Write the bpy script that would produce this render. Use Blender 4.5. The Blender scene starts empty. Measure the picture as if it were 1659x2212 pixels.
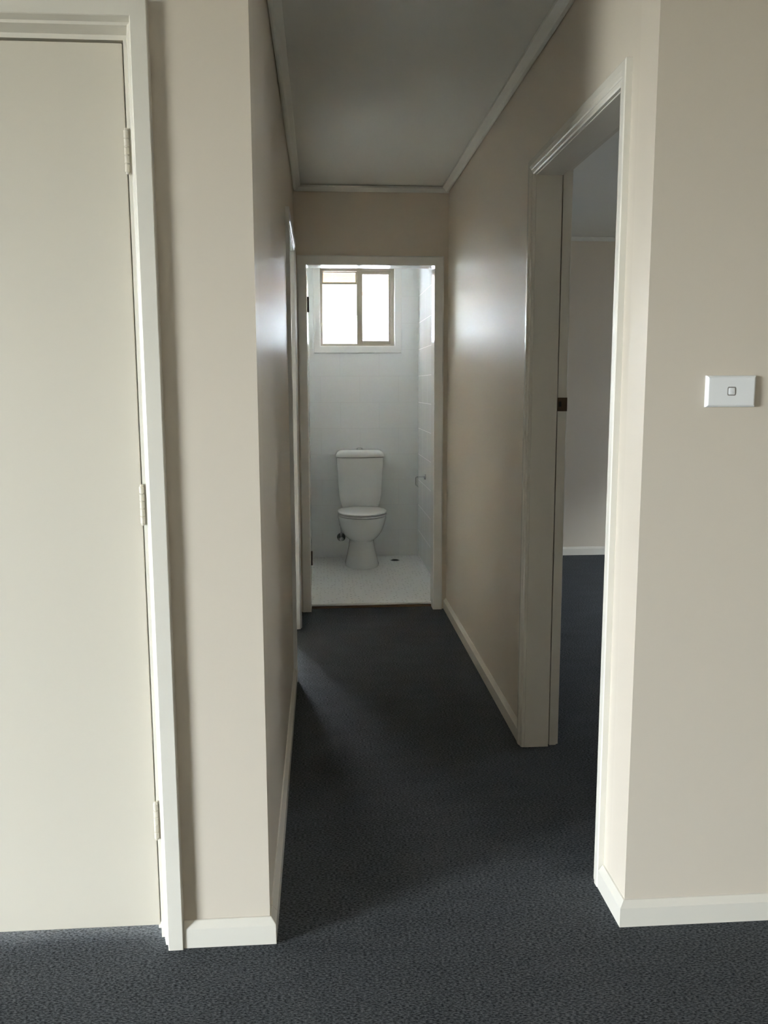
import bpy, bmesh, math, random
from mathutils import Vector, Matrix

SC = bpy.context.scene
COL = SC.collection
R = math.radians

# ------------------------------------------------------------------ camera
CAM_F, CAM_PITCH, CAM_YAW, CAM_ROLL, CAM_H = 1861.9, 0.1446, 0.0722, -0.0030, 1.3574
_fw = Vector((math.sin(CAM_YAW) * math.cos(CAM_PITCH), math.cos(CAM_YAW) * math.cos(CAM_PITCH), -math.sin(CAM_PITCH)))
_rt = Vector((math.cos(CAM_YAW), -math.sin(CAM_YAW), 0))
_up = _rt.cross(_fw)
_r2 = math.cos(CAM_ROLL) * _rt + math.sin(CAM_ROLL) * _up
_u2 = -math.sin(CAM_ROLL) * _rt + math.cos(CAM_ROLL) * _up
cd = bpy.data.cameras.new('camera')
cam = bpy.data.objects.new('camera', cd)
COL.objects.link(cam)
cam.matrix_world = Matrix(((_r2.x, _u2.x, -_fw.x, 0), (_r2.y, _u2.y, -_fw.y, 0), (_r2.z, _u2.z, -_fw.z, CAM_H), (0, 0, 0, 1)))
cd.sensor_fit = 'VERTICAL'
cd.sensor_height = 36
cd.lens = 36 * CAM_F / 2212
cd.clip_start = 0.02
SC.camera = cam

# ------------------------------------------------------------------ exposure, world, daylight
SC.view_settings.view_transform = 'Standard'
SC.view_settings.look = 'None'
SC.view_settings.gamma = 1
SC.view_settings.use_curve_mapping = False
SC.view_settings.exposure = 6.83
SC.cycles.max_bounces = 14
SC.cycles.diffuse_bounces = 8
SC.cycles.glossy_bounces = 6
SC.cycles.transparent_max_bounces = 12
SC.cycles.sample_clamp_indirect = 12
SC.cycles.use_denoising = True

SKY = (0.86, 0.94, 1.0)
SKY_STRENGTH, SUN_STRENGTH = 1.0, 1.5
wd = bpy.data.worlds.new('world')
SC.world = wd
wd.use_nodes = True
wd.node_tree.nodes['Background'].inputs[0].default_value = (*SKY, 1)
wd.node_tree.nodes['Background'].inputs[1].default_value = SKY_STRENGTH

# the sun stands high behind the viewer's back and strikes the pale house outside the toilet window
sl = bpy.data.lights.new('sun', 'SUN')
sl.energy = SUN_STRENGTH
sl.color = (1.0, 1.0, 1.0)
sl.angle = R(0.6)
sun = bpy.data.objects.new('sun', sl)
COL.objects.link(sun)
sun.rotation_euler = Vector((-0.10, -0.60, 0.80)).to_track_quat('Z', 'Y').to_euler()


def portal(name, loc, rot, sx, sy):
    l = bpy.data.lights.new(name, 'AREA')
    l.shape = 'RECTANGLE'
    l.size, l.size_y = sx, sy
    l.cycles.is_portal = True
    o = bpy.data.objects.new(name, l)
    COL.objects.link(o)
    o.location, o.rotation_euler = loc, rot
    return o


# windows that light the house: (living room left wall, bedroom right wall, bathroom and toilet rear wall)
LIV = (-2.0, -0.25, 0.05, 2.08)      # y0 y1 z0 z1 on x = -6.2
BED = (3.9, 4.8, 1.00, 1.75)         # y0 y1 z0 z1 on x = 4.3
BTH = (-1.10, -0.62, 1.00, 2.20)     # x0 x1 z0 z1 on y = 6.70
WIN = (0.000, 0.574, 1.660, 2.250)  # x0 x1 z0 z1 on y = 6.70
portal('living_window_daylight', (-6.29, (LIV[0] + LIV[1]) / 2, (LIV[2] + LIV[3]) / 2), (0, R(-90), 0), LIV[3] - LIV[2], LIV[1] - LIV[0])
portal('bedroom_window_daylight', (4.39, (BED[0] + BED[1]) / 2, (BED[2] + BED[3]) / 2), (0, R(90), 0), BED[3] - BED[2], BED[1] - BED[0])
portal('bathroom_window_daylight', ((BTH[0] + BTH[1]) / 2, 6.9, (BTH[2] + BTH[3]) / 2), (R(-90), 0, 0), BTH[1] - BTH[0], BTH[3] - BTH[2])
portal('toilet_window_daylight', ((WIN[0] + WIN[1]) / 2, 6.93, (WIN[2] + WIN[3]) / 2), (R(-90), 0, 0), WIN[1] - WIN[0], WIN[3] - WIN[2])

# ------------------------------------------------------------------ measured plan (metres; camera above the origin, hall along +Y)
XL, XR = -0.142, 0.7526            # hall side walls
YF, YB = 1.976, 5.138              # front wall plane, hall end wall
ZC = 2.49                          # ceiling
TY = 6.704                         # tiled rear wall of the toilet room
TXL, TXR = -0.150, 0.755
TZ = 0.026                          # toilet floor level


# ------------------------------------------------------------------ materials
def nodes_of(name):
    m = bpy.data.materials.new(name)
    m.use_nodes = True
    nt = m.node_tree
    return m, nt, nt.nodes['Principled BSDF']


def paint(name, col, rough=0.4, bump=0.05, scale=220, streak=False, spec=0.5, coat=0.0):
    m, nt, b = nodes_of(name)
    b.inputs['Base Color'].default_value = (*col, 1)
    b.inputs['Roughness'].default_value = rough
    b.inputs['Specular IOR Level'].default_value = spec
    b.inputs['Coat Weight'].default_value = coat
    if bump:
        tc = nt.nodes.new('ShaderNodeTexCoord')
        mp = nt.nodes.new('ShaderNodeMapping')
        if streak:
            mp.inputs['Scale'].default_value = (1, 1, 0.05)
        n = nt.nodes.new('ShaderNodeTexNoise')
        n.inputs['Scale'].default_value = scale
        n.inputs['Detail'].default_value = 3
        bp = nt.nodes.new('ShaderNodeBump')
        bp.inputs['Strength'].default_value = bump
        bp.inputs['Distance'].default_value = 0.002
        nt.links.new(tc.outputs['Object'], mp.inputs[0])
        nt.links.new(mp.outputs[0], n.inputs['Vector'])
        nt.links.new(n.outputs['Fac'], bp.inputs['Height'])
        nt.links.new(bp.outputs[0], b.inputs['Normal'])
    return m


def metal(name, col, rough):
    m, nt, b = nodes_of(name)
    b.inputs['Base Color'].default_value = (*col, 1)
    b.inputs['Metallic'].default_value = 1
    b.inputs['Roughness'].default_value = rough
    return m


def carpet_material():
    m, nt, b = nodes_of('charcoal_loop_carpet')
    tc = nt.nodes.new('ShaderNodeTexCoord')
    n1 = nt.nodes.new('ShaderNodeTexVoronoi')
    n1.inputs['Scale'].default_value = 330
    n2 = nt.nodes.new('ShaderNodeTexNoise')
    n2.inputs['Scale'].default_value = 210
    n2.inputs['Detail'].default_value = 4
    n3 = nt.nodes.new('ShaderNodeTexNoise')
    n3.inputs['Scale'].default_value = 9
    n3.inputs['Detail'].default_value = 2
    mp = nt.nodes.new('ShaderNodeMapping')         # loops lie in short dashes across the pile
    mp.inputs['Scale'].default_value = (0.62, 1.35, 1)
    nt.links.new(tc.outputs['Object'], mp.inputs[0])
    for n in (n1, n2, n3):
        nt.links.new(mp.outputs[0], n.inputs['Vector'])
    r = nt.nodes.new('ShaderNodeValToRGB')
    r.color_ramp.elements[0].position = 0.38
    r.color_ramp.elements[0].color = (0.025, 0.028, 0.032, 1)
    r.color_ramp.elements[1].position = 0.66
    r.color_ramp.elements[1].color = (0.134, 0.145, 0.158, 1)
    ad = nt.nodes.new('ShaderNodeMath')
    ad.operation = 'MULTIPLY_ADD'
    ad.inputs[1].default_value = 0.08
    mu = nt.nodes.new('ShaderNodeMath')
    mu.operation = 'MULTIPLY'
    mu.inputs[1].default_value = 0.95
    nt.links.new(n2.outputs['Fac'], mu.inputs[0])
    nt.links.new(n3.outputs['Fac'], ad.inputs[0])
    nt.links.new(mu.outputs[0], ad.inputs[2])
    nt.links.new(ad.outputs[0], r.inputs[0])
    nt.links.new(r.outputs[0], b.inputs['Base Color'])
    bp = nt.nodes.new('ShaderNodeBump')
    bp.inputs['Strength'].default_value = 0.35
    bp.inputs['Distance'].default_value = 0.003
    nt.links.new(n1.outputs['Distance'], bp.inputs['Height'])
    nt.links.new(bp.outputs[0], b.inputs['Normal'])
    b.inputs['Roughness'].default_value = 1
    b.inputs['Specular IOR Level'].default_value = 0.05
    return m


def tile_material(name, axis):
    m, nt, b = nodes_of(name)
    tc = nt.nodes.new('ShaderNodeTexCoord')
    sp = nt.nodes.new('ShaderNodeSeparateXYZ')
    cb = nt.nodes.new('ShaderNodeCombineXYZ')
    nt.links.new(tc.outputs['Object'], sp.inputs[0])
    a = nt.nodes.new('ShaderNodeMath')
    a.inputs[1].default_value = 6.15 if axis == 'X' else 0.03
    z = nt.nodes.new('ShaderNodeMath')
    z.inputs[1].default_value = -0.036
    nt.links.new(sp.outputs[axis], a.inputs[0])
    nt.links.new(sp.outputs['Z'], z.inputs[0])
    nt.links.new(a.outputs[0], cb.inputs[0])
    nt.links.new(z.outputs[0], cb.inputs[1])
    br = nt.nodes.new('ShaderNodeTexBrick')
    br.inputs['Scale'].default_value = 1
    br.inputs['Brick Width'].default_value = 0.3
    br.inputs['Row Height'].default_value = 0.2
    br.inputs['Mortar Size'].default_value = 0.0014
    br.inputs['Mortar Smooth'].default_value = 0.1
    br.inputs['Color1'].default_value = (0.78, 0.80, 0.79, 1)
    br.inputs['Color2'].default_value = (0.80, 0.815, 0.805, 1)
    br.inputs['Mortar'].default_value = (0.69, 0.70, 0.69, 1)
    nt.links.new(cb.outputs[0], br.inputs['Vector'])
    nt.links.new(br.outputs['Color'], b.inputs['Base Color'])
    rr = nt.nodes.new('ShaderNodeMapRange')
    rr.inputs['To Min'].default_value = 0.14
    rr.inputs['To Max'].default_value = 0.8
    nt.links.new(br.outputs['Fac'], rr.inputs['Value'])
    nt.links.new(rr.outputs[0], b.inputs['Roughness'])
    bp = nt.nodes.new('ShaderNodeBump')
    bp.invert = True
    bp.inputs['Strength'].default_value = 0.3
    bp.inputs['Distance'].default_value = 0.001
    nt.links.new(br.outputs['Fac'], bp.inputs['Height'])
    nt.links.new(bp.outputs[0], b.inputs['Normal'])
    return m


def mosaic_material():
    """white octagon mosaic with a small grey dot at every corner"""
    m, nt, b = nodes_of('white_dot_mosaic_floor')
    tc = nt.nodes.new('ShaderNodeTexCoord')
    mp = nt.nodes.new('ShaderNodeMapping')
    mp.inputs['Rotation'].default_value = (0, 0, R(45))
    mp.inputs['Scale'].default_value = (1, 1, 0)
    v = nt.nodes.new('ShaderNodeTexVoronoi')
    v.inputs['Scale'].default_value = 29
    v.inputs['Randomness'].default_value = 0.30
    nt.links.new(tc.outputs['Object'], mp.inputs[0])
    nt.links.new(mp.outputs[0], v.inputs['Vector'])
    r = nt.nodes.new('ShaderNodeValToRGB')
    r.color_ramp.elements[0].position = 0.15
    r.color_ramp.elements[0].color = (0.47, 0.48, 0.47, 1)
    r.color_ramp.elements[1].position = 0.21
    r.color_ramp.elements[1].color = (0.79, 0.80, 0.79, 1)
    nt.links.new(v.outputs['Distance'], r.inputs[0])
    nt.links.new(r.outputs[0], b.inputs['Base Color'])
    b.inputs['Roughness'].default_value = 0.3
    return m


def glass_material(name, tint, rough, blur):
    """thin window glass: clear glass is mostly transparent, obscured glass scatters what lies behind"""
    m = bpy.data.materials.new(name)
    m.use_nodes = True
    nt = m.node_tree
    nt.nodes.clear()
    out = nt.nodes.new('ShaderNodeOutputMaterial')
    tr = nt.nodes.new('ShaderNodeBsdfTransparent')
    tr.inputs[0].default_value = (*tint, 1)
    gl = nt.nodes.new('ShaderNodeBsdfGlossy')
    gl.inputs['Roughness'].default_value = 0.05 + rough
    mx = nt.nodes.new('ShaderNodeMixShader')
    mx.inputs[0].default_value = 0.05
    src = tr
    if blur:
        rf = nt.nodes.new('ShaderNodeBsdfRefraction')
        rf.inputs['IOR'].default_value = 1.05
        rf.inputs['Roughness'].default_value = rough
        rf.inputs[0].default_value = (*tint, 1)
        n = nt.nodes.new('ShaderNodeTexNoise')
        n.inputs['Scale'].default_value = 160
        bp = nt.nodes.new('ShaderNodeBump')
        bp.inputs['Strength'].default_value = 0.6
        bp.inputs['Distance'].default_value = 0.003
        tc = nt.nodes.new('ShaderNodeTexCoord')
        nt.links.new(tc.outputs['Object'], n.inputs['Vector'])
        nt.links.new(n.outputs['Fac'], bp.inputs['Height'])
        nt.links.new(bp.outputs[0], rf.inputs['Normal'])
        m2 = nt.nodes.new('ShaderNodeMixShader')
        m2.inputs[0].default_value = blur
        nt.links.new(tr.outputs[0], m2.inputs[1])
        nt.links.new(rf.outputs[0], m2.inputs[2])
        src = m2
    nt.links.new(src.outputs[0], mx.inputs[1])
    nt.links.new(gl.outputs[0], mx.inputs[2])
    nt.links.new(mx.outputs[0], out.inputs[0])
    return m


M_WALL = paint('cream_wall_paint', (0.645, 0.58, 0.487), 0.42, 0.05, 160)
M_HALL = paint('cream_hall_paint', (0.64, 0.578, 0.488), 0.43, 0.10, 60, streak=True, spec=0.22)
M_TRIM = paint('cream_gloss_enamel', (0.72, 0.69, 0.615), 0.27, 0.03, 90)
M_WHITE = paint('white_gloss_enamel', (0.78, 0.78, 0.75), 0.14, 0.02, 90)
M_SATIN = paint('white_satin_enamel', (0.78, 0.79, 0.78), 0.32, 0.0)
M_DOOR = paint('cream_door_enamel', (0.635, 0.59, 0.50), 0.38, 0.04, 120)
M_CEIL = paint('white_ceiling_paint', (0.70, 0.70, 0.66), 0.85, 0.04, 300)
M_CORN = paint('white_cornice_paint', (0.72, 0.72, 0.67), 0.6, 0.0)
M_CARPET = carpet_material()
M_TILE_X = tile_material('white_wall_tile', 'X')
M_TILE_Y = tile_material('white_wall_tile_side', 'Y')
M_MOSAIC = mosaic_material()
M_CHINA = paint('white_vitreous_china', (0.78, 0.79, 0.77), 0.12, 0.0)
M_SEAT = paint('white_seat_plastic', (0.79, 0.795, 0.775), 0.22, 0.0)
M_PLASTIC = paint('white_switch_plastic', (0.82, 0.83, 0.83), 0.3, 0.0)
M_ROCKER_RING = paint('grey_rocker_surround', (0.28, 0.27, 0.26), 0.5, 0.0)  # the surround's own grey
M_CHROME = metal('chrome', (0.62, 0.63, 0.64), 0.07)
M_CHROME_DARK = metal('chrome_dark_reflection', (0.26, 0.265, 0.27), 0.12)  # chrome darkened in its colour to stand for the dark hall it mirrors
M_BRONZE = metal('aged_bronze', (0.09, 0.065, 0.045), 0.45)
M_BROWN = paint('dark_brown_hinge', (0.05, 0.03, 0.025), 0.5, 0.0)
M_ALU = paint('bronze_anodised_window', (0.36, 0.33, 0.26), 0.38, 0.0)
M_DARK = paint('dark_grate_and_hole_shade', (0.012, 0.011, 0.010), 0.9, 0.0)  # near-black for the drain grate and the painted shade of the strike hole
M_WOOD = paint('bare_timber_strip', (0.16, 0.095, 0.045), 0.7, 0.4, 60)
M_CLEAR = glass_material('clear_window_glass', (0.95, 0.97, 0.96), 0.0, 0)
M_OBSC = glass_material('tinted_window_glass', (0.84, 0.83, 0.90), 0.05, 0)
M_STIPPLE = glass_material('stippled_window_glass', (0.60, 0.55, 0.50), 0.35, 0.8)
M_RENDER = paint('white_render', (0.74, 0.80, 0.84), 0.8, 0.05, 60)
M_FASCIA = paint('tan_fascia', (0.24, 0.15, 0.085), 0.6, 0.0)
M_HOOD = paint('tan_added_hood', (0.34, 0.22, 0.14), 0.6, 0.0)
M_ROOF = paint('terracotta_roof', (0.30, 0.13, 0.08), 0.8, 0.2, 20)
M_ADDED_WALL = paint('grey_added_wall', (0.15, 0.165, 0.19), 0.9, 0.2, 30)
M_GROUND = paint('dry_lawn', (0.092, 0.080, 0.050), 0.95, 0.2, 12)


# ------------------------------------------------------------------ builders
def put(o, label, cat, group=None, kind=None):
    o['label'] = label
    o['category'] = cat
    if group:
        o['group'] = group
    if kind:
        o['kind'] = kind
    return o


def link(name, bm, mat, parent=None, smooth=False, bevel=0, seg=2):
    bmesh.ops.recalc_face_normals(bm, faces=bm.faces)
    me = bpy.data.meshes.new(name)
    bm.to_mesh(me)
    bm.free()
    me.materials.append(mat)
    o = bpy.data.objects.new(name, me)
    COL.objects.link(o)
    if parent:
        o.parent = parent
        o.matrix_parent_inverse = Matrix.Translation(parent.location).inverted()
    if smooth:
        for p in me.polygons:
            p.use_smooth = True
        if smooth != 'all':
            me.set_sharp_from_angle(angle=R(38))
    if bevel:
        md = o.modifiers.new('bevel', 'BEVEL')
        md.width, md.segments, md.limit_method = bevel, seg, 'ANGLE'
    return o


def empty(name, loc, label, cat, group=None, kind=None):
    o = bpy.data.objects.new(name, None)
    COL.objects.link(o)
    o.location = loc
    o.empty_display_size = 0.05
    return put(o, label, cat, group, kind)


def box(bm, x0, x1, y0, y1, z0, z1):
    v = [bm.verts.new((x, y, z)) for x in (x0, x1) for y in (y0, y1) for z in (z0, z1)]
    for f in ((0, 1, 3, 2), (4, 6, 7, 5), (0, 4, 5, 1), (2, 3, 7, 6), (0, 2, 6, 4), (1, 5, 7, 3)):
        bm.faces.new([v[i] for i in f])


def boxo(name, mat, *b, parent=None, bevel=0):
    bm = bmesh.new()
    box(bm, *b)
    return link(name, bm, mat, parent, bevel=bevel)


def wall(name, mat, axis, a0, a1, t0, t1, z0, z1, holes=(), label='', cat='wall'):
    """a wall along axis with rectangular holes, built as one clean shell"""
    bm = bmesh.new()
    A = sorted({a0, a1, *[h[0] for h in holes], *[h[1] for h in holes]})
    Z = sorted({z0, z1, *[h[2] for h in holes], *[h[3] for h in holes]})
    solid = lambda i, k: 0 <= i < len(A) - 1 and 0 <= k < len(Z) - 1 and not any(
        h[0] <= A[i] and A[i + 1] <= h[1] and h[2] <= Z[k] and Z[k + 1] <= h[3] for h in holes)
    cache = {}

    def V(a, t, z):
        key = (a, t, z)
        if key not in cache:
            cache[key] = bm.verts.new((a, t, z) if axis == 'x' else (t, a, z))
        return cache[key]
    for i in range(len(A) - 1):
        for k in range(len(Z) - 1):
            if not solid(i, k):
                continue
            p, q, r, s = A[i], A[i + 1], Z[k], Z[k + 1]
            bm.faces.new([V(p, t0, r), V(q, t0, r), V(q, t0, s), V(p, t0, s)])
            bm.faces.new([V(p, t1, r), V(p, t1, s), V(q, t1, s), V(q, t1, r)])
            if not solid(i - 1, k):
                bm.faces.new([V(p, t0, r), V(p, t0, s), V(p, t1, s), V(p, t1, r)])
            if not solid(i + 1, k):
                bm.faces.new([V(q, t0, r), V(q, t1, r), V(q, t1, s), V(q, t0, s)])
            if not solid(i, k - 1):
                bm.faces.new([V(p, t0, r), V(p, t1, r), V(q, t1, r), V(q, t0, r)])
            if not solid(i, k + 1):
                bm.faces.new([V(p, t0, s), V(q, t0, s), V(q, t1, s), V(p, t1, s)])
    return put(link(name, bm, mat), label, cat, kind='structure')


def sweep(bm, path, profile, n, closed_ends=True):
    """profile (a sideways, b along n) swept along a mitred path lying in the plane with normal n"""
    n = Vector(n).normalized()
    P = [Vector(p) for p in path]
    rings = []
    for i, p in enumerate(P):
        t0 = (P[i] - P[i - 1]).normalized() if i else None
        t1 = (P[i + 1] - P[i]).normalized() if i < len(P) - 1 else None
        s0 = t0.cross(n) if t0 else t1.cross(n)
        s1 = t1.cross(n) if t1 else s0
        m = (s0 + s1)
        m = m / m.dot(s0) if m.length > 1e-6 else s0
        rings.append([bm.verts.new(p + m * a + n * b) for a, b in profile])
    k = len(profile)
    for r0, r1 in zip(rings, rings[1:]):
        for j in range(k):
            bm.faces.new((r0[j], r0[(j + 1) % k], r1[(j + 1) % k], r1[j]))
    if closed_ends:
        bm.faces.new(rings[0])
        bm.faces.new(rings[-1][::-1])


def lathe(bm, prof, centre, axis='z', n=28):
    c = Vector(centre)
    rings = []
    for r, h in prof:
        ring = []
        for i in range(n):
            a = 2 * math.pi * i / n
            u, v = r * math.cos(a), r * math.sin(a)
            d = {'z': (u, v, h), 'y': (u, h, v), 'x': (h, u, v)}[axis]
            ring.append(bm.verts.new(c + Vector(d)))
        rings.append(ring)
    for a, b in zip(rings, rings[1:]):
        for i in range(n):
            bm.faces.new((a[i], a[(i + 1) % n], b[(i + 1) % n], b[i]))
    bm.faces.new(rings[0])
    bm.faces.new(rings[-1][::-1])


def tube(bm, pts, r, n=12):
    P = [Vector(p) for p in pts]
    rings = []
    ref = Vector((0.3, 0.5, 0.81))
    for i, p in enumerate(P):
        t = ((P[min(i + 1, len(P) - 1)] - P[max(i - 1, 0)])).normalized()
        u = t.cross(ref).normalized()
        w = t.cross(u)
        rings.append([bm.verts.new(p + r * (math.cos(2 * math.pi * k / n) * u + math.sin(2 * math.pi * k / n) * w)) for k in range(n)])
    for a, b in zip(rings, rings[1:]):
        for i in range(n):
            bm.faces.new((a[i], a[(i + 1) % n], b[(i + 1) % n], b[i]))
    bm.faces.new(rings[0])
    bm.faces.new(rings[-1][::-1])


def arc(pts, rad=0.012, n=5):
    """rounds the inner corners of a polyline"""
    P = [Vector(p) for p in pts]
    out = [P[0]]
    for i in range(1, len(P) - 1):
        a, b, c = P[i - 1], P[i], P[i + 1]
        p0 = b + (a - b).normalized() * rad
        p1 = b + (c - b).normalized() * rad
        for k in range(n + 1):
            t = k / n
            out.append(p0 * (1 - t) ** 2 + b * 2 * t * (1 - t) + p1 * t * t)
    return out + [P[-1]]


def loft(bm, rings, cap=True):
    R_ = [[bm.verts.new(v) for v in r] for r in rings]
    n = len(R_[0])
    for a, b in zip(R_, R_[1:]):
        for i in range(n):
            bm.faces.new((a[i], a[(i + 1) % n], b[(i + 1) % n], b[i]))
    if cap:
        bm.faces.new(R_[0][::-1])
        bm.faces.new(R_[-1])


# ------------------------------------------------------------------ setting: floors and ceiling
put(boxo('floor', M_CARPET, -6.4, 4.5, -5.2, 6.95, -0.06, 0.0), 'dark charcoal loop-pile carpet running through the rooms and hall', 'floor', kind='structure')
bm = bmesh.new()
box(bm, TXL, TXR, 5.215, TY, 0.0, TZ)
put(link('floor_toilet', bm, M_MOSAIC), 'raised white mosaic tile floor with small grey dots under the toilet', 'floor', kind='structure')
put(boxo('floor_bathroom', M_MOSAIC, -2.6, -0.262, 3.2, TY, 0.0, 0.012), 'pale tiled floor of the side room left of the hall', 'floor', kind='structure')
put(boxo('ceiling', M_CEIL, -6.4, 4.5, -5.2, 6.95, ZC, ZC + 0.1), 'flat white ceiling, dim along the hall', 'ceiling', kind='structure')

# ------------------------------------------------------------------ setting: walls
D1 = (-1.270, -0.3855, 0.0, 2.1236)          # cupboard doorway in the front wall (x0 x1 z0 z1)
D2 = (2.178, 3.108, 0.0, 2.10)              # bedroom doorway in the right hall wall (y0 y1)
D4 = (3.905, 4.765, 0.0, 2.085)             # side doorway in the left hall wall
D3 = (-0.088, 0.685, 0.0, 2.065)            # toilet doorway in the hall end wall
wall('wall_front_left', M_WALL, 'x', -6.3, XL, YF, YF + 0.115, 0, ZC, [D1], 'cream wall face between the closed cupboard door and the hall opening')
wall('wall_front_right', M_WALL, 'x', XR, 3.6, YF, YF + 0.115, 0, ZC, (), 'cream wall carrying the light switch, right of the hall opening')
wall('wall_left', M_HALL, 'y', YF + 0.115, YB, XL - 0.115, XL, 0, ZC, [D4], 'shaded cream left wall of the hall with soft window reflections')
wall('wall_right', M_HALL, 'y', YF + 0.115, 5.255, XR, XR + 0.125, 0, ZC, [D2], 'cream right wall of the hall with the bedroom doorway in it')
wall('wall_back', M_WALL, 'x', XL - 0.115, XR, YB, YB + 0.112, 0, ZC, [D3], 'dim cream end wall of the hall above the toilet doorway')
wall('wall_toilet_left', M_TILE_Y, 'y', 5.25, TY, TXL - 0.1, TXL, 0, ZC, (), 'white tiled left side wall of the toilet room')
wall('wall_toilet_right', M_TILE_Y, 'y', 5.255, TY, TXR, XR + 0.125, 0, ZC, (), 'white tiled right side wall of the toilet room with the roll holder')
wall('wall_toilet_back', M_TILE_X, 'x', TXL - 0.1, XR + 0.125, TY, TY + 0.22, 0, ZC, [WIN], 'white tiled rear wall behind the toilet with the small window')
wall('wall_bathroom_back', M_TILE_X, 'x', -2.7, TXL - 0.1, TY, TY + 0.22, 0, ZC, [BTH], 'tiled rear wall of the side room left of the hall')
wall('wall_bathroom_left', M_WALL, 'y', 3.1, TY + 0.22, -2.7, -2.6, 0, ZC, (), 'outer wall of the side room left of the hall')
wall('wall_bathroom_front', M_WALL, 'x', -2.6, XL - 0.115, 3.1, 3.2, 0, ZC, (), 'near wall of the side room left of the hall')
wall('wall_bedroom_back', M_WALL, 'x', XR + 0.125, 4.4, 6.749, 6.95, 0, ZC, (), 'far cream wall of the bedroom seen through the right doorway')
wall('wall_bedroom_right', M_WALL, 'y', YF + 0.115, 6.749, 4.3, 4.4, 0, ZC, [BED], 'outer wall of the bedroom with its window, out of view')
wall('wall_bedroom_front', M_WALL, 'x', 3.6, 4.4, YF, YF + 0.115, 0, ZC, (), 'near wall of the bedroom, out of view')
wall('wall_living_left', M_WALL, 'y', -5.2, YF, -6.3, -6.2, 0, ZC, [LIV], 'left wall of the front room with its large window, out of view')
wall('wall_living_right', M_WALL, 'y', -5.2, YF, 3.5, 3.6, 0, ZC, (), 'right wall of the front room, out of view')
wall('wall_living_back', M_WALL, 'x', -6.2, 3.5, -5.2, -5.1, 0, ZC, (), 'wall of the front room behind the viewer')
wall('wall_cupboard', M_WALL, 'x', -1.4, -0.262, 2.7, 2.78, 0, ZC, (), 'rear wall of the closed cupboard')

# ------------------------------------------------------------------ setting: skirtings
SK = [(0, 0), (0.016, 0), (0.016, 0.051), (0.0125, 0.055), (0.004, 0.066), (0, 0.067)]


def skirting(name, path, label):
    bm = bmesh.new()
    sweep(bm, path, SK, (0, 0, 1))
    return put(link(name, bm, M_TRIM), label, 'baseboard', kind='structure')


# sideways (a) points to the right of the walking direction
bm = bmesh.new()
sweep(bm, [(-0.351, YF, 0), (XL, YF, 0), (XL, 2.02, 0)], SK, (0, 0, 1))
put(link('baseboard_front_left', bm, M_TRIM, bevel=0.0015), 'short cream skirting board on the wall end beside the cupboard door', 'baseboard', kind='structure')
skirting('baseboard_left', [(XL, 2.02, 0), (XL, 3.868, 0)], 'long shaded skirting board along the left hall wall')
skirting('baseboard_front_right', [(XR, 2.136, 0), (XR, YF, 0), (3.5, YF, 0)], 'cream skirting board wrapping the wall corner under the light switch')
skirting('baseboard_right', [(XR, YB, 0), (XR, 3.118, 0)], 'cream skirting board along the right hall wall, from bedroom doorway to toilet')
skirting('baseboard_bedroom', [(XR + 0.125, 6.749, 0), (4.3, 6.749, 0)], 'white skirting board on the far bedroom wall')

# ------------------------------------------------------------------ setting: cornices
CO = [(0.003, 0.0), (0.012, -0.0285), (0.018, -0.030), (0.026, -0.026), (0.038, -0.012), (0.043, -0.008), (0.043, 0.0)]
CO = [(0.003, -0.002), (0.003, -0.028), (0.010, -0.030), (0.018, -0.029), (0.026, -0.022), (0.036, -0.016), (0.043, -0.012), (0.043, -0.002)]


def cornice(name, path, label, drop=0.0):
    bm = bmesh.new()
    sweep(bm, [(x, y, ZC - drop) for x, y in path], CO, (0, 0, 1))
    return put(link(name, bm, M_CORN), label, 'cornice', kind='structure')


cornice('trim_1', [(XL, 2.0), (XL, YB)], 'narrow white cornice along the left edge of the hall ceiling')
cornice('trim_2', [(XR, YB), (XR, 2.0)], 'narrow white cornice along the right edge of the hall ceiling')
cornice('trim_3', [(XL + 0.003, YB), (XR - 0.003, YB)], 'narrow white cornice across the far end of the hall ceiling', 0.004)
cornice('trim_4', [(XR + 0.125, 6.749), (4.3, 6.749)], 'white cornice on the far bedroom wall')

# ------------------------------------------------------------------ setting: door frames
AR = [(0, 0), (0, 0.009), (0.004, 0.0115), (0.013, 0.0135), (0.016, 0.0115), (0.019, 0.0145), (0.030, 0.0180), (0.048, 0.0180), (0.051, 0.0155), (0.051, 0)]


def architrave(root, mat, origin, u, n, a0, a1, z0, z1, prof=AR):
    """three-sided architrave round an opening from a0 to a1 along u, on the face with normal n"""
    u, n, o = Vector(u), Vector(n), Vector(origin)
    up = Vector((0, 0, 1))
    flip = u.cross(up).dot(n) > 0
    pts = [o + u * a0 + up * z0, o + u * a0 + up * z1, o + u * a1 + up * z1, o + u * a1 + up * z0]
    if not flip:
        pts = pts[::-1]
    # side vector t x n must point away from the opening
    t = (pts[1] - pts[0]).normalized()
    s = t.cross(n)
    inward = (pts[2] - pts[1]).normalized()
    if s.dot(inward) > 0:
        pts = pts[::-1]
    bm = bmesh.new()
    sweep(bm, pts, prof, n)
    return link('architrave', bm, mat, root)


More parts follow.
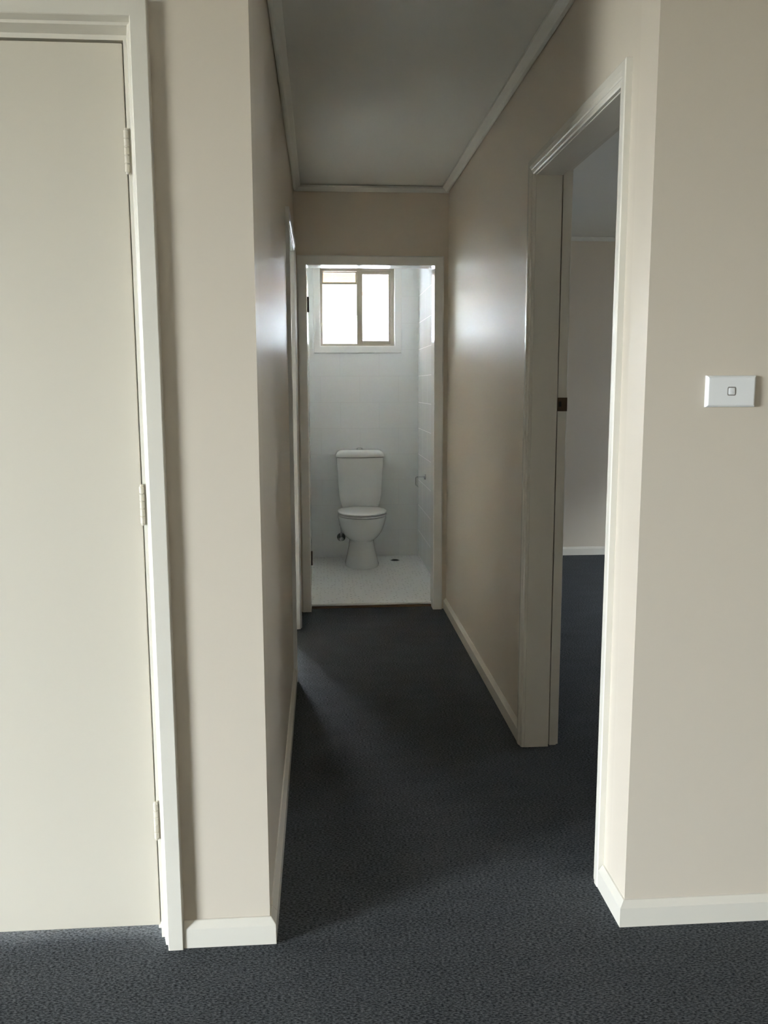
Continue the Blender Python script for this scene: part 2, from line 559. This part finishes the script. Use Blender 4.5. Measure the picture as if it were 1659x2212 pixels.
# cupboard door frame: jamb lining, thick bevelled architrave
f1 = empty('trim_5', (-0.82, YF, 0), 'cream architrave and jamb framing the closed cupboard door at left', 'door frame', kind='structure')
JX0, JX1, JZ = D1[0], D1[1], D1[3]
LY = YF + 0.034                                    # leaf face, set back from the wall face
bm = bmesh.new()
box(bm, JX0, JX0 + 0.028, LY, YF + 0.115, 0, JZ)
box(bm, JX1 - 0.0275, JX1, LY, YF + 0.115, 0, JZ)
box(bm, JX0 + 0.028, JX1 - 0.0275, LY, YF + 0.115, JZ - 0.030, JZ)
link('jamb', bm, M_TRIM, f1)
bm = bmesh.new()
box(bm, JX0 + 0.028, JX0 + 0.042, LY + 0.038, LY + 0.07, 0, JZ - 0.030)
box(bm, JX1 - 0.042, JX1 - 0.0275, LY + 0.038, LY + 0.07, 0, JZ - 0.030)
box(bm, JX0 + 0.042, JX1 - 0.042, LY + 0.038, LY + 0.07, JZ - 0.045, JZ - 0.030)
link('door_stop', bm, M_TRIM, f1)
AR1 = [(0, -0.034), (0.008, -0.003), (0.0135, -0.001), (0.018, 0.019), (0.0195, 0.021), (0.0525, 0.021), (0.0545, 0.019), (0.0545, 0), (0.02, 0), (0.02, -0.034)]
architrave(f1, M_TRIM, (0, YF, 0), (1, 0, 0), (0, -1, 0), JX0 + 0.02, JX1 - 0.02, 0, JZ - 0.02, AR1)

# cupboard door leaf and its hinges
door = boxo('door_1', M_DOOR, JX0 + 0.031, -0.4158, LY, LY + 0.035, 0.0335, 2.0880, bevel=0.0015)
put(door, 'closed flat cream cupboard door with three painted hinges, at far left', 'door', kind='structure')
HX, HY = -0.4138, LY - 0.0052


def hinge(z0, z1):
    bm = bmesh.new()
    k = 5
    step = (z1 - z0) / k
    for i in range(k):
        a, b = z0 + i * step + 0.0007, z0 + (i + 1) * step - 0.0007
        lathe(bm, [(0.0042, a), (0.0054, a + 0.0012), (0.0054, b - 0.0012), (0.0042, b)], (HX, HY, 0), 'z', 14)
    lathe(bm, [(0.0025, z0 - 0.004), (0.0040, z0 - 0.002), (0.0040, z1 + 0.002), (0.0025, z1 + 0.004)], (HX, HY, 0), 'z', 10)
    return link('hinge', bm, M_DOOR, door, smooth=True)


for z0, z1 in ((1.8215, 1.910), (1.0446, 1.133), (0.266, 0.358)):
    hinge(z0, z1)

# bedroom doorway: jamb, stop, both architraves, strike plate
f2 = empty('trim_6', (XR, 2.63, 0), 'cream door frame of the open bedroom doorway in the right hall wall', 'door frame', kind='structure')
bm = bmesh.new()
xa, xb = XR, XR + 0.125
y0, y1, zt = 2.180, 3.074, 2.09
for (ya, yb) in ((y0 - 0.002, y0 + 0.002), (y1 + 0.003, y1 + 0.034)):
    if ya < 2.5:
        box(bm, xa, xb, ya, yb, 0, zt)
    else:                                          # a fine shadow gap behind the planted stop
        box(bm, xa, xa + 0.092, ya, yb, 0, zt + 0.006)
        box(bm, xa + 0.0995, xb, ya, yb, 0, zt + 0.006)
box(bm, xa, xb, y0, y1 + 0.034, zt + 0.006, zt + 0.010)
link('jamb', bm, M_TRIM, f2)
bm = bmesh.new()
box(bm, xa, xa + 0.092, y1 - 0.012, y1 + 0.003, 0, zt + 0.006)
box(bm, xa, xa + 0.095, y0 + 0.002, y0 + 0.012, 0, zt - 0.002)
box(bm, xa, xa + 0.093, y0 + 0.012, y1 - 0.012, zt - 0.012, zt + 0.006)
link('door_stop', bm, M_TRIM, f2, bevel=0.0015)
architrave(f2, M_TRIM, (XR, 0, 0), (0, 1, 0), (-1, 0, 0), y0 + 0.009, y1 - 0.009, 0, zt - 0.009)
architrave(f2, M_TRIM, (xb, 0, 0), (0, 1, 0), (1, 0, 0), y0 - 0.003, y1 + 0.012, 0, zt + 0.012)
bm = bmesh.new()
box(bm, 0.8505, 0.8860, y1 + 0.0012, y1 + 0.0034, 1.267, 1.316)
link('strike_plate', bm, M_BRONZE, f2, bevel=0.0008)['label'] = 'dark bronze strike plate'
bm = bmesh.new()
box(bm, 0.8545, 0.8645, y1 + 0.0006, y1 + 0.0014, 1.283, 1.302)  # solid near-black box, the hole's shade put in as colour
link('strike_hole_shade', bm, M_DARK, f2)

# toilet doorway: white frame and threshold
f3 = empty('trim_7', (0.3, YB, 0), 'white frame of the toilet doorway at the end of the hall', 'door frame', kind='structure')
bm = bmesh.new()
a0, a1, zt = D3[0], D3[1], D3[3]
box(bm, a0, a0 + 0.015, YB, YB + 0.112, 0, zt)
box(bm, a1 - 0.015, a1, YB, YB + 0.112, 0, zt)
box(bm, a0, a1, YB, YB + 0.112, zt - 0.015, zt)
link('jamb', bm, M_WHITE, f3)
AR3 = [(0, 0), (0, 0.012), (0.003, 0.0155), (0.010, 0.016), (0.048, 0.016), (0.055, 0.013), (0.055, 0)]
architrave(f3, M_WHITE, (0, YB, 0), (1, 0, 0), (0, -1, 0), a0 + 0.015, a1 - 0.015, 0, zt - 0.015, AR3)
put(boxo('trim_8', M_WOOD, a0 + 0.016, a1 - 0.016, 5.198, 5.2145, 0.0005, 0.0125, bevel=0.002), 'bare brown timber strip at the toilet threshold', 'threshold', kind='structure')
bm = bmesh.new()
box(bm, a0 + 0.016, a1 - 0.016, 5.1990, 5.2149, 0.0165, 0.0265)
put(link('trim_9', bm, M_WHITE, bevel=0.002), 'white tile nosing along the front edge of the toilet floor', 'tile edging', kind='structure')

# toilet door leaf, folded open against the side wall
d3 = boxo('door_2', M_WHITE, a0 - 0.022, a0 + 0.012, 5.262, 6.0, 0.035, 2.045, bevel=0.001)
put(d3, 'white toilet door folded open against the left side wall', 'door', kind='structure')
for z0, z1 in ((1.795, 1.885), (0.262, 0.352)):
    bm = bmesh.new()
    lathe(bm, [(0.005, z0), (0.0065, z0 + 0.002), (0.0065, z1 - 0.002), (0.005, z1)], (a0 + 0.0195, 5.2565, 0), 'z', 12)
    box(bm, a0 + 0.010, a0 + 0.017, 5.252, 5.261, z0, z1)
    link('hinge', bm, M_BROWN, d3)['label'] = 'dark brown hinge'

# side doorway in the left hall wall
f4 = empty('trim_10', (XL, 4.33, 0), 'white frame of the side doorway far down the left hall wall', 'door frame', kind='structure')
bm = bmesh.new()
xa, xb = XL - 0.115, XL
y0, y1, zt = D4[0], D4[1], D4[3]
box(bm, xa, xb, y0, y0 + 0.015, 0, zt)
box(bm, xa, xb, y1 - 0.015, y1, 0, zt)
box(bm, xa, xb, y0, y1, zt - 0.015, zt)
link('jamb', bm, M_SATIN, f4)
bm = bmesh.new()
box(bm, xa + 0.035, xa + 0.075, y1 - 0.027, y1 - 0.015, 0, zt - 0.015)
box(bm, xa + 0.035, xa + 0.075, y0 + 0.015, y0 + 0.027, 0, zt - 0.015)
box(bm, xa + 0.035, xa + 0.075, y0 + 0.027, y1 - 0.027, zt - 0.027, zt - 0.015)
link('door_stop', bm, M_SATIN, f4)
architrave(f4, M_SATIN, (XL, 0, 0), (0, 1, 0), (1, 0, 0), y0 + 0.012, y1 - 0.012, 0, zt - 0.012)

# ------------------------------------------------------------------ toilet window
w1 = empty('window_1', (0.287, TY, 1.66), 'small bronze-framed sliding window above the toilet', 'window', kind='structure')
x0, x1, z0, z1 = WIN
bm = bmesh.new()   # white lining of the reveal
for b in ((x0, x0 + 0.006), (x1 - 0.006, x1)):
    box(bm, b[0], b[1], TY - 0.004, TY + 0.20, z0, z1)
box(bm, x0, x1, TY - 0.004, TY + 0.20, z0, z0 + 0.006)
box(bm, x0, x1, TY - 0.004, TY + 0.20, z1 - 0.006, z1)
link('reveal', bm, M_WHITE, w1)
CA = [(0, 0), (0, 0.010), (0.002, 0.012), (0.049, 0.012), (0.051, 0.010), (0.051, 0)]
bm = bmesh.new()
pts = [(x0 + 0.003, TY, z0 + 0.003), (x1 - 0.003, TY, z0 + 0.003), (x1 - 0.003, TY, z1 - 0.003), (x0 + 0.003, TY, z1 - 0.003)]
for i in range(4):
    p, q = Vector(pts[i]), Vector(pts[(i + 1) % 4])
    t = (q - p).normalized()
    s = t.cross(Vector((0, -1, 0)))
    sgn = 1 if s.dot(Vector((0.287, TY, 1.955)) - p) < 0 else -1
    v = []
    for a, b in CA:
        v.append((a, b))
    ring0 = [bm.verts.new(p + s * sgn * a - t * a + Vector((0, -b, 0))) for a, b in CA]
    ring1 = [bm.verts.new(q + s * sgn * a + t * a + Vector((0, -b, 0))) for a, b in CA]
    k = len(CA)
    for j in range(k):
        bm.faces.new((ring0[j], ring0[(j + 1) % k], ring1[(j + 1) % k], ring1[j]))
link('casing', bm, M_WHITE, w1)


def ring_frame(bm, xa, xb, za, zb, ya, yb, wl, wr, wb, wt):
    box(bm, xa, xa + wl, ya, yb, za, zb)
    box(bm, xb - wr, xb, ya, yb, za, zb)
    box(bm, xa + wl, xb - wr, ya, yb, za, za + wb)
    box(bm, xa + wl, xb - wr, ya, yb, zb - wt, zb)


FX0, FX1, FZ0, FZ1 = x0 + 0.006, x1 - 0.006, z0 + 0.006, z1 - 0.006
FY = TY + 0.035
bm = bmesh.new()
ring_frame(bm, FX0, FX1, FZ0, FZ1, FY, FY + 0.07, 0.017, 0.024, 0.018, 0.020)
box(bm, 0.284, 0.298, FY + 0.012, FY + 0.06, FZ0 + 0.018, FZ1 - 0.020)
link('frame', bm, M_ALU, w1, bevel=0.0015)
ss = bmesh.new()
ring_frame(ss, 0.298, FX1 - 0.020, FZ0 + 0.016, FZ1 - 0.020, FY + 0.014, FY + 0.034, 0.030, 0.020, 0.024, 0.022)
sash = link('sliding_sash', ss, M_ALU, w1, bevel=0.0012)
boxo('pane', M_OBSC, 0.326, FX1 - 0.038, FY + 0.022, FY + 0.026, FZ0 + 0.038, FZ1 - 0.040, parent=sash)
bm = bmesh.new()
box(bm, FX0 + 0.016, 0.286, FY + 0.040, FY + 0.062, 2.130, 2.146)
box(bm, FX0 + 0.016, FX0 + 0.023, FY + 0.040, FY + 0.062, 2.146, FZ1 - 0.018)
box(bm, 0.277, 0.286, FY + 0.040, FY + 0.062, 2.146, FZ1 - 0.018)
box(bm, FX0 + 0.016, 0.286, FY + 0.040, FY + 0.062, FZ1 - 0.026, FZ1 - 0.018)
link('transom_bar', bm, M_ALU, w1)
boxo('pane', M_STIPPLE, FX0 + 0.020, 0.280, FY + 0.049, FY + 0.053, 2.142, FZ1 - 0.022, parent=w1)['label'] = 'stippled strip of glass at the top'
boxo('pane', M_CLEAR, FX0 + 0.014, 0.287, FY + 0.049, FY + 0.053, FZ0 + 0.014, 2.134, parent=w1)
bm = bmesh.new()
box(bm, 0.281, 0.289, FY + 0.002, FY + 0.013, 1.895, 1.950)
link('latch', bm, M_ALU, w1, bevel=0.002)

# ------------------------------------------------------------------ outside
put(boxo('ground', M_GROUND, -40, 40, -40, 60, -0.6, -0.45), 'dry lawn outside the house', 'ground', kind='structure')
put(boxo('roof', M_ROOF, -6.8, 5.0, -5.8, 7.15, ZC + 0.11, ZC + 0.2), 'roof over the house, out of view', 'roof', kind='structure')
put(boxo('roof_added_shade', M_ROOF, -8.0, -6.32, -5.8, 3.0, 2.30, 2.38), 'roof slab added to shade the front room window, out of view', 'roof', kind='structure')  # added slab cutting off high sky, so the front walls darken upward
put(boxo('wall_added_shade', M_ADDED_WALL, 7.4, 7.6, 0.0, 12.0, -0.45, 3.3), 'tall grey wall added to block low sky outside the bedroom window, out of view', 'wall', kind='structure')  # added to hide low sky, leaving only the lower bedroom wall lit
bm = bmesh.new()
vs = [[bm.verts.new((x, y, z + dz)) for y, z in ((6.93, 2.45), (7.9, 2.195))] for x in (-0.5, 1.1) for dz in (0, 0.03)]
for q in ((vs[0][0], vs[0][1], vs[2][1], vs[2][0]), (vs[1][0], vs[3][0], vs[3][1], vs[1][1]), (vs[0][0], vs[1][0], vs[1][1], vs[0][1]),
          (vs[2][0], vs[2][1], vs[3][1], vs[3][0]), (vs[0][1], vs[1][1], vs[3][1], vs[2][1]), (vs[0][0], vs[2][0], vs[3][0], vs[1][0])):
    bm.faces.new(q)
put(link('roof_added_hood', bm, M_HOOD), 'sloping tan hood added outside above the toilet window to block the sky', 'added_hood', kind='structure')  # hood added to keep sky off the hall floor and show as tan strip
nh = empty('neighbour_house', (0.6, 11.0, -0.45), 'pale house with a tan eave outside the toilet window', 'house')
boxo('house_wall', M_RENDER, -6, 8, 10.4, 14, -0.45, 2.46, parent=nh)
bm = bmesh.new()
box(bm, -6.5, 8.5, 9.9, 10.45, 2.42, 2.46)
box(bm, -6.5, 8.5, 9.86, 9.9, 2.40, 2.62)
link('eave', bm, M_FASCIA, nh)
bm = bmesh.new()
vs = [bm.verts.new(v) for v in ((-6.6, 9.82, 2.60), (8.6, 9.82, 2.60), (8.6, 12.2, 4.1), (-6.6, 12.2, 4.1), (-6.6, 14.5, 2.6), (8.6, 14.5, 2.6))]
bm.faces.new((vs[0], vs[1], vs[2], vs[3]))
bm.faces.new((vs[3], vs[2], vs[5], vs[4]))
bm.faces.new((vs[0], vs[4], vs[5], vs[1]))
bm.faces.new((vs[0], vs[3], vs[4]))
bm.faces.new((vs[1], vs[5], vs[2]))
link('tile_roof', bm, M_ROOF, nh)

# ------------------------------------------------------------------ toilet suite
CX = 0.294
tl = empty('toilet', (CX, 6.45, TZ), 'white close-coupled toilet suite with closed lid, against the tiled rear wall', 'toilet')


def egg(hw, yf, yb, z, n=48, cx=CX, p=2.0, pb=2.6, split=0.55):
    """egg outline: rounded nose towards the viewer (yf), squarer towards the wall (yb)"""
    ym = yf + (yb - yf) * split
    out = []
    for i in range(n):
        a = 2 * math.pi * i / n
        c, s = math.cos(a), math.sin(a)
        q = p if s < 0 else pb
        x = math.copysign(abs(c) ** (2 / q), c) * hw
        y = math.copysign(abs(s) ** (2 / q), s)
        out.append((cx + x, ym + y * ((ym - yf) if s < 0 else (yb - ym)), z))
    return out


bm = bmesh.new()
prof = [(TZ, 0.126, 6.203, 6.62), (TZ + 0.010, 0.1275, 6.200, 6.62), (0.060, 0.1205, 6.206, 6.62), (0.110, 0.1085, 6.220, 6.62), (0.160, 0.0985, 6.234, 6.62),
        (0.200, 0.0925, 6.243, 6.62), (0.216, 0.0920, 6.245, 6.62), (0.223, 0.0955, 6.238, 6.62), (0.232, 0.1060, 6.222, 6.62), (0.244, 0.1185, 6.203, 6.62), (0.260, 0.1310, 6.183, 6.62),
        (0.282, 0.1440, 6.161, 6.62), (0.306, 0.1545, 6.142, 6.62), (0.335, 0.1645, 6.124, 6.62), (0.370, 0.1730, 6.109, 6.62), (0.396, 0.1775, 6.101, 6.62), (0.408, 0.1780, 6.099, 6.62), (0.413, 0.175, 6.102, 6.617)]
loft(bm, [egg(hw, yf, yb, z, pb=3.0, split=0.45) for z, hw, yf, yb in prof])
link('pan', bm, M_CHINA, tl, smooth=True)
bm = bmesh.new()
loft(bm, [egg(hw, yf, yb, z, split=0.52) for z, hw, yf, yb in ((0.4185, 0.175, 6.098, 6.505), (0.4200, 0.1795, 6.092, 6.51), (0.4290, 0.1805, 6.090, 6.51), (0.4318, 0.177, 6.096, 6.505))])
link('seat', bm, M_SEAT, tl, smooth=True)
bm = bmesh.new()
lid = [(0.4370, 0.175, 6.094, 6.505), (0.4385, 0.1805, 6.088, 6.51), (0.4445, 0.1825, 6.086, 6.512), (0.4500, 0.179, 6.091, 6.508), (0.4535, 0.168, 6.104, 6.498),
       (0.4565, 0.150, 6.128, 6.480), (0.4590, 0.120, 6.165, 6.450), (0.4605, 0.080, 6.215, 6.41), (0.4610, 0.030, 6.28, 6.36)]
loft(bm, [egg(hw, yf, yb, z, split=0.52) for z, hw, yf, yb in lid])
ld = link('lid', bm, M_SEAT, tl, smooth=True)
bm = bmesh.new()
bm.free()
for sx in (-0.075, 0.075):
    bm = bmesh.new()
    lathe(bm, [(0.010, CX + sx - 0.018), (0.012, CX + sx - 0.016), (0.012, CX + sx + 0.016), (0.010, CX + sx + 0.018)], (0, 6.508, 0.436), 'x', 14)
    link('lid_hinge', bm, M_SEAT, tl, smooth=True)


def rrect(hw, yf, yb, z, bow=0.0, rad=0.045, n=8, cx=CX - 0.002):
    """rounded rectangle whose front edge bows towards the viewer"""
    out = []
    for (sx, yy, a0) in ((1, yb - 0.02, 0), (-1, yb - 0.02, 90), (-1, yf + rad, 180), (1, yf + rad, 270)):
        r = 0.02 if a0 in (0, 90) else rad
        for k in range(n + 1):
            a = R(a0 + 90 * k / n)
            out.append((cx + sx * (hw - r) + r * math.cos(a), yy + r * math.sin(a), z))
    m = 7
    res = []
    for i, p_ in enumerate(out):
        res.append(p_)
        if i == 3 * (n + 1) - 1:
            q = out[i + 1]
            for k in range(1, m):
                t = k / m
                res.append((p_[0] + (q[0] - p_[0]) * t, p_[1] - bow * math.sin(math.pi * t), z))
    return res


bm = bmesh.new()
cist = [(0.416, 0.128, 6.545, 6.68), (0.430, 0.136, 6.535, 6.685), (0.460, 0.147, 6.522, 6.69), (0.495, 0.156, 6.514, 6.692), (0.540, 0.1625, 6.509, 6.694), (0.620, 0.1680, 6.506, 6.695),
        (0.720, 0.1735, 6.504, 6.696), (0.815, 0.1790, 6.503, 6.697), (0.8235, 0.1785, 6.504, 6.697)]
loft(bm, [rrect(hw, yf, yb, z, 0.014) for z, hw, yf, yb in cist])
link('cistern', bm, M_CHINA, tl, smooth=True)
bm = bmesh.new()
lidc = [(0.8270, 0.181, 6.501, 6.697), (0.8290, 0.1855, 6.496, 6.699), (0.836, 0.1860, 6.495, 6.699), (0.848, 0.1825, 6.498, 6.698), (0.862, 0.174, 6.505, 6.697), (0.872, 0.163, 6.515, 6.695), (0.878, 0.150, 6.527, 6.69), (0.8805, 0.130, 6.545, 6.68)]
loft(bm, [rrect(hw, yf, yb, z, 0.012) for z, hw, yf, yb in lidc])
cl = link('cistern_lid', bm, M_CHINA, tl, smooth=True)
bm = bmesh.new()
lathe(bm, [(0.027, 0.879), (0.027, 0.885), (0.0235, 0.889), (0.0215, 0.892), (0.016, 0.8945), (0.006, 0.8955)], (CX - 0.003, 6.60, 0), 'z', 28)
link('flush_button', bm, M_CHROME, cl, smooth=True)['label'] = 'round chrome dual flush button'

# stop valve on the tiled wall with its hose
sv = empty('stop_valve', (0.146, TY, 0.184), 'chrome water stop valve on the wall, low and left of the toilet pan', 'valve')
bm = bmesh.new()
lathe(bm, [(0.0335, -0.0005), (0.0335, -0.003), (0.028, -0.008), (0.012, -0.012), (0.010, -0.014)], (0.146, TY, 0.184), 'y', 30)
link('flange', bm, M_CHROME_DARK, sv, smooth=True)
bm = bmesh.new()
lathe(bm, [(0.010, -0.012), (0.010, -0.040), (0.012, -0.042), (0.012, -0.052), (0.008, -0.056)], (0.146, TY, 0.184), 'y', 20)
lathe(bm, [(0.008, 0.0), (0.008, 0.024), (0.010, 0.026), (0.010, 0.038), (0.006, 0.042)], (0.146, TY - 0.034, 0.184), 'z', 18)
link('valve_body', bm, M_CHROME, sv, smooth=True)
bm = bmesh.new()
lathe(bm, [(0.006, -0.056), (0.015, -0.058), (0.0165, -0.062), (0.0165, -0.072), (0.013, -0.077), (0.005, -0.079)], (0.146, TY, 0.180), 'y', 20)
link('handle', bm, M_CHROME, sv, smooth=True)
bm = bmesh.new()
tube(bm, arc([(0.146, TY - 0.034, 0.222), (0.146, TY - 0.034, 0.262), (0.134, TY - 0.040, 0.300), (0.175, TY - 0.065, 0.345), (0.200, TY - 0.07, 0.412)], 0.014), 0.0055)
link('hose', bm, M_CHROME, sv, smooth=True)

# toilet roll holder on the right tiled wall
rh = empty('toilet_roll_holder', (TXR, 6.22, 0.704), 'empty chrome toilet roll holder on the tiled right side wall', 'roll holder')
bm = bmesh.new()
lathe(bm, [(0.021, -0.0005), (0.021, -0.004), (0.016, -0.009), (0.008, -0.012)], (TXR, 6.22, 0.704), 'x', 24)
link('wall_rose', bm, M_CHROME, rh, smooth=True)
bm = bmesh.new()
tube(bm, arc([(TXR - 0.010, 6.22, 0.704), (TXR - 0.072, 6.22, 0.704), (TXR - 0.072, 6.22, 0.645), (TXR - 0.066, 6.09, 0.645)], 0.010), 0.0036)
link('roll_bar', bm, M_CHROME, rh, smooth=True)

# floor waste right of the toilet
fd = empty('floor_drain', (0.556, 6.522, TZ), 'small round dark floor drain in the tiles right of the toilet foot', 'drain')
bm = bmesh.new()
lathe(bm, [(0.020, TZ), (0.037, TZ), (0.037, TZ + 0.002), (0.030, TZ + 0.0035), (0.028, TZ + 0.002), (0.020, TZ + 0.002)], (0.556, 6.522, 0), 'z', 30)
link('rim', bm, M_CHROME, fd, smooth=True)
bm = bmesh.new()
lathe(bm, [(0.0275, TZ + 0.0015), (0.0275, TZ + 0.0028)], (0.556, 6.522, 0), 'z', 30)
link('grate', bm, M_DARK, fd)

# ------------------------------------------------------------------ light switch
SX, SZ = 0.9555, 1.3438
ls = empty('light_switch', (SX, YF, SZ), 'white rectangular light switch with one small rocker, on the right-hand wall', 'light switch')
bm = bmesh.new()
hw, hh = 0.0595, 0.0365


def plate_ring(inset, y):
    return [(SX - hw + inset, y, SZ - hh + inset), (SX + hw - inset, y, SZ - hh + inset), (SX + hw - inset, y, SZ + hh - inset), (SX - hw + inset, y, SZ + hh - inset)]


loft(bm, [plate_ring(0, YF), plate_ring(0, YF - 0.0055), plate_ring(0.0012, YF - 0.0085), plate_ring(0.0040, YF - 0.0110), plate_ring(0.0056, YF - 0.0116)])
link('plate', bm, M_PLASTIC, ls)


def soft_square(cx, cz, h, r, y, n=6):
    out = []
    for (sx, sz, a0) in ((1, 1, 0), (-1, 1, 90), (-1, -1, 180), (1, -1, 270)):
        for k in range(n + 1):
            a = R(a0 + 90 * k / n)
            out.append((cx + sx * (h - r) + r * math.cos(a), y, cz + sz * (h - r) + r * math.sin(a)))
    return out


RX, RZ = SX + 0.0000, SZ + 0.0003
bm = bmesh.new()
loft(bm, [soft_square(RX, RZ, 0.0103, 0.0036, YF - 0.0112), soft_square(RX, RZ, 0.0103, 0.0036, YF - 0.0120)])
rs = link('rocker_surround', bm, M_ROCKER_RING, ls)
bm = bmesh.new()
loft(bm, [soft_square(RX, RZ, 0.0078, 0.0028, YF - 0.0118), soft_square(RX, RZ, 0.0078, 0.0028, YF - 0.0128), soft_square(RX, RZ, 0.0072, 0.0024, YF - 0.0133)])
link('rocker', bm, M_PLASTIC, rs, smooth=True)
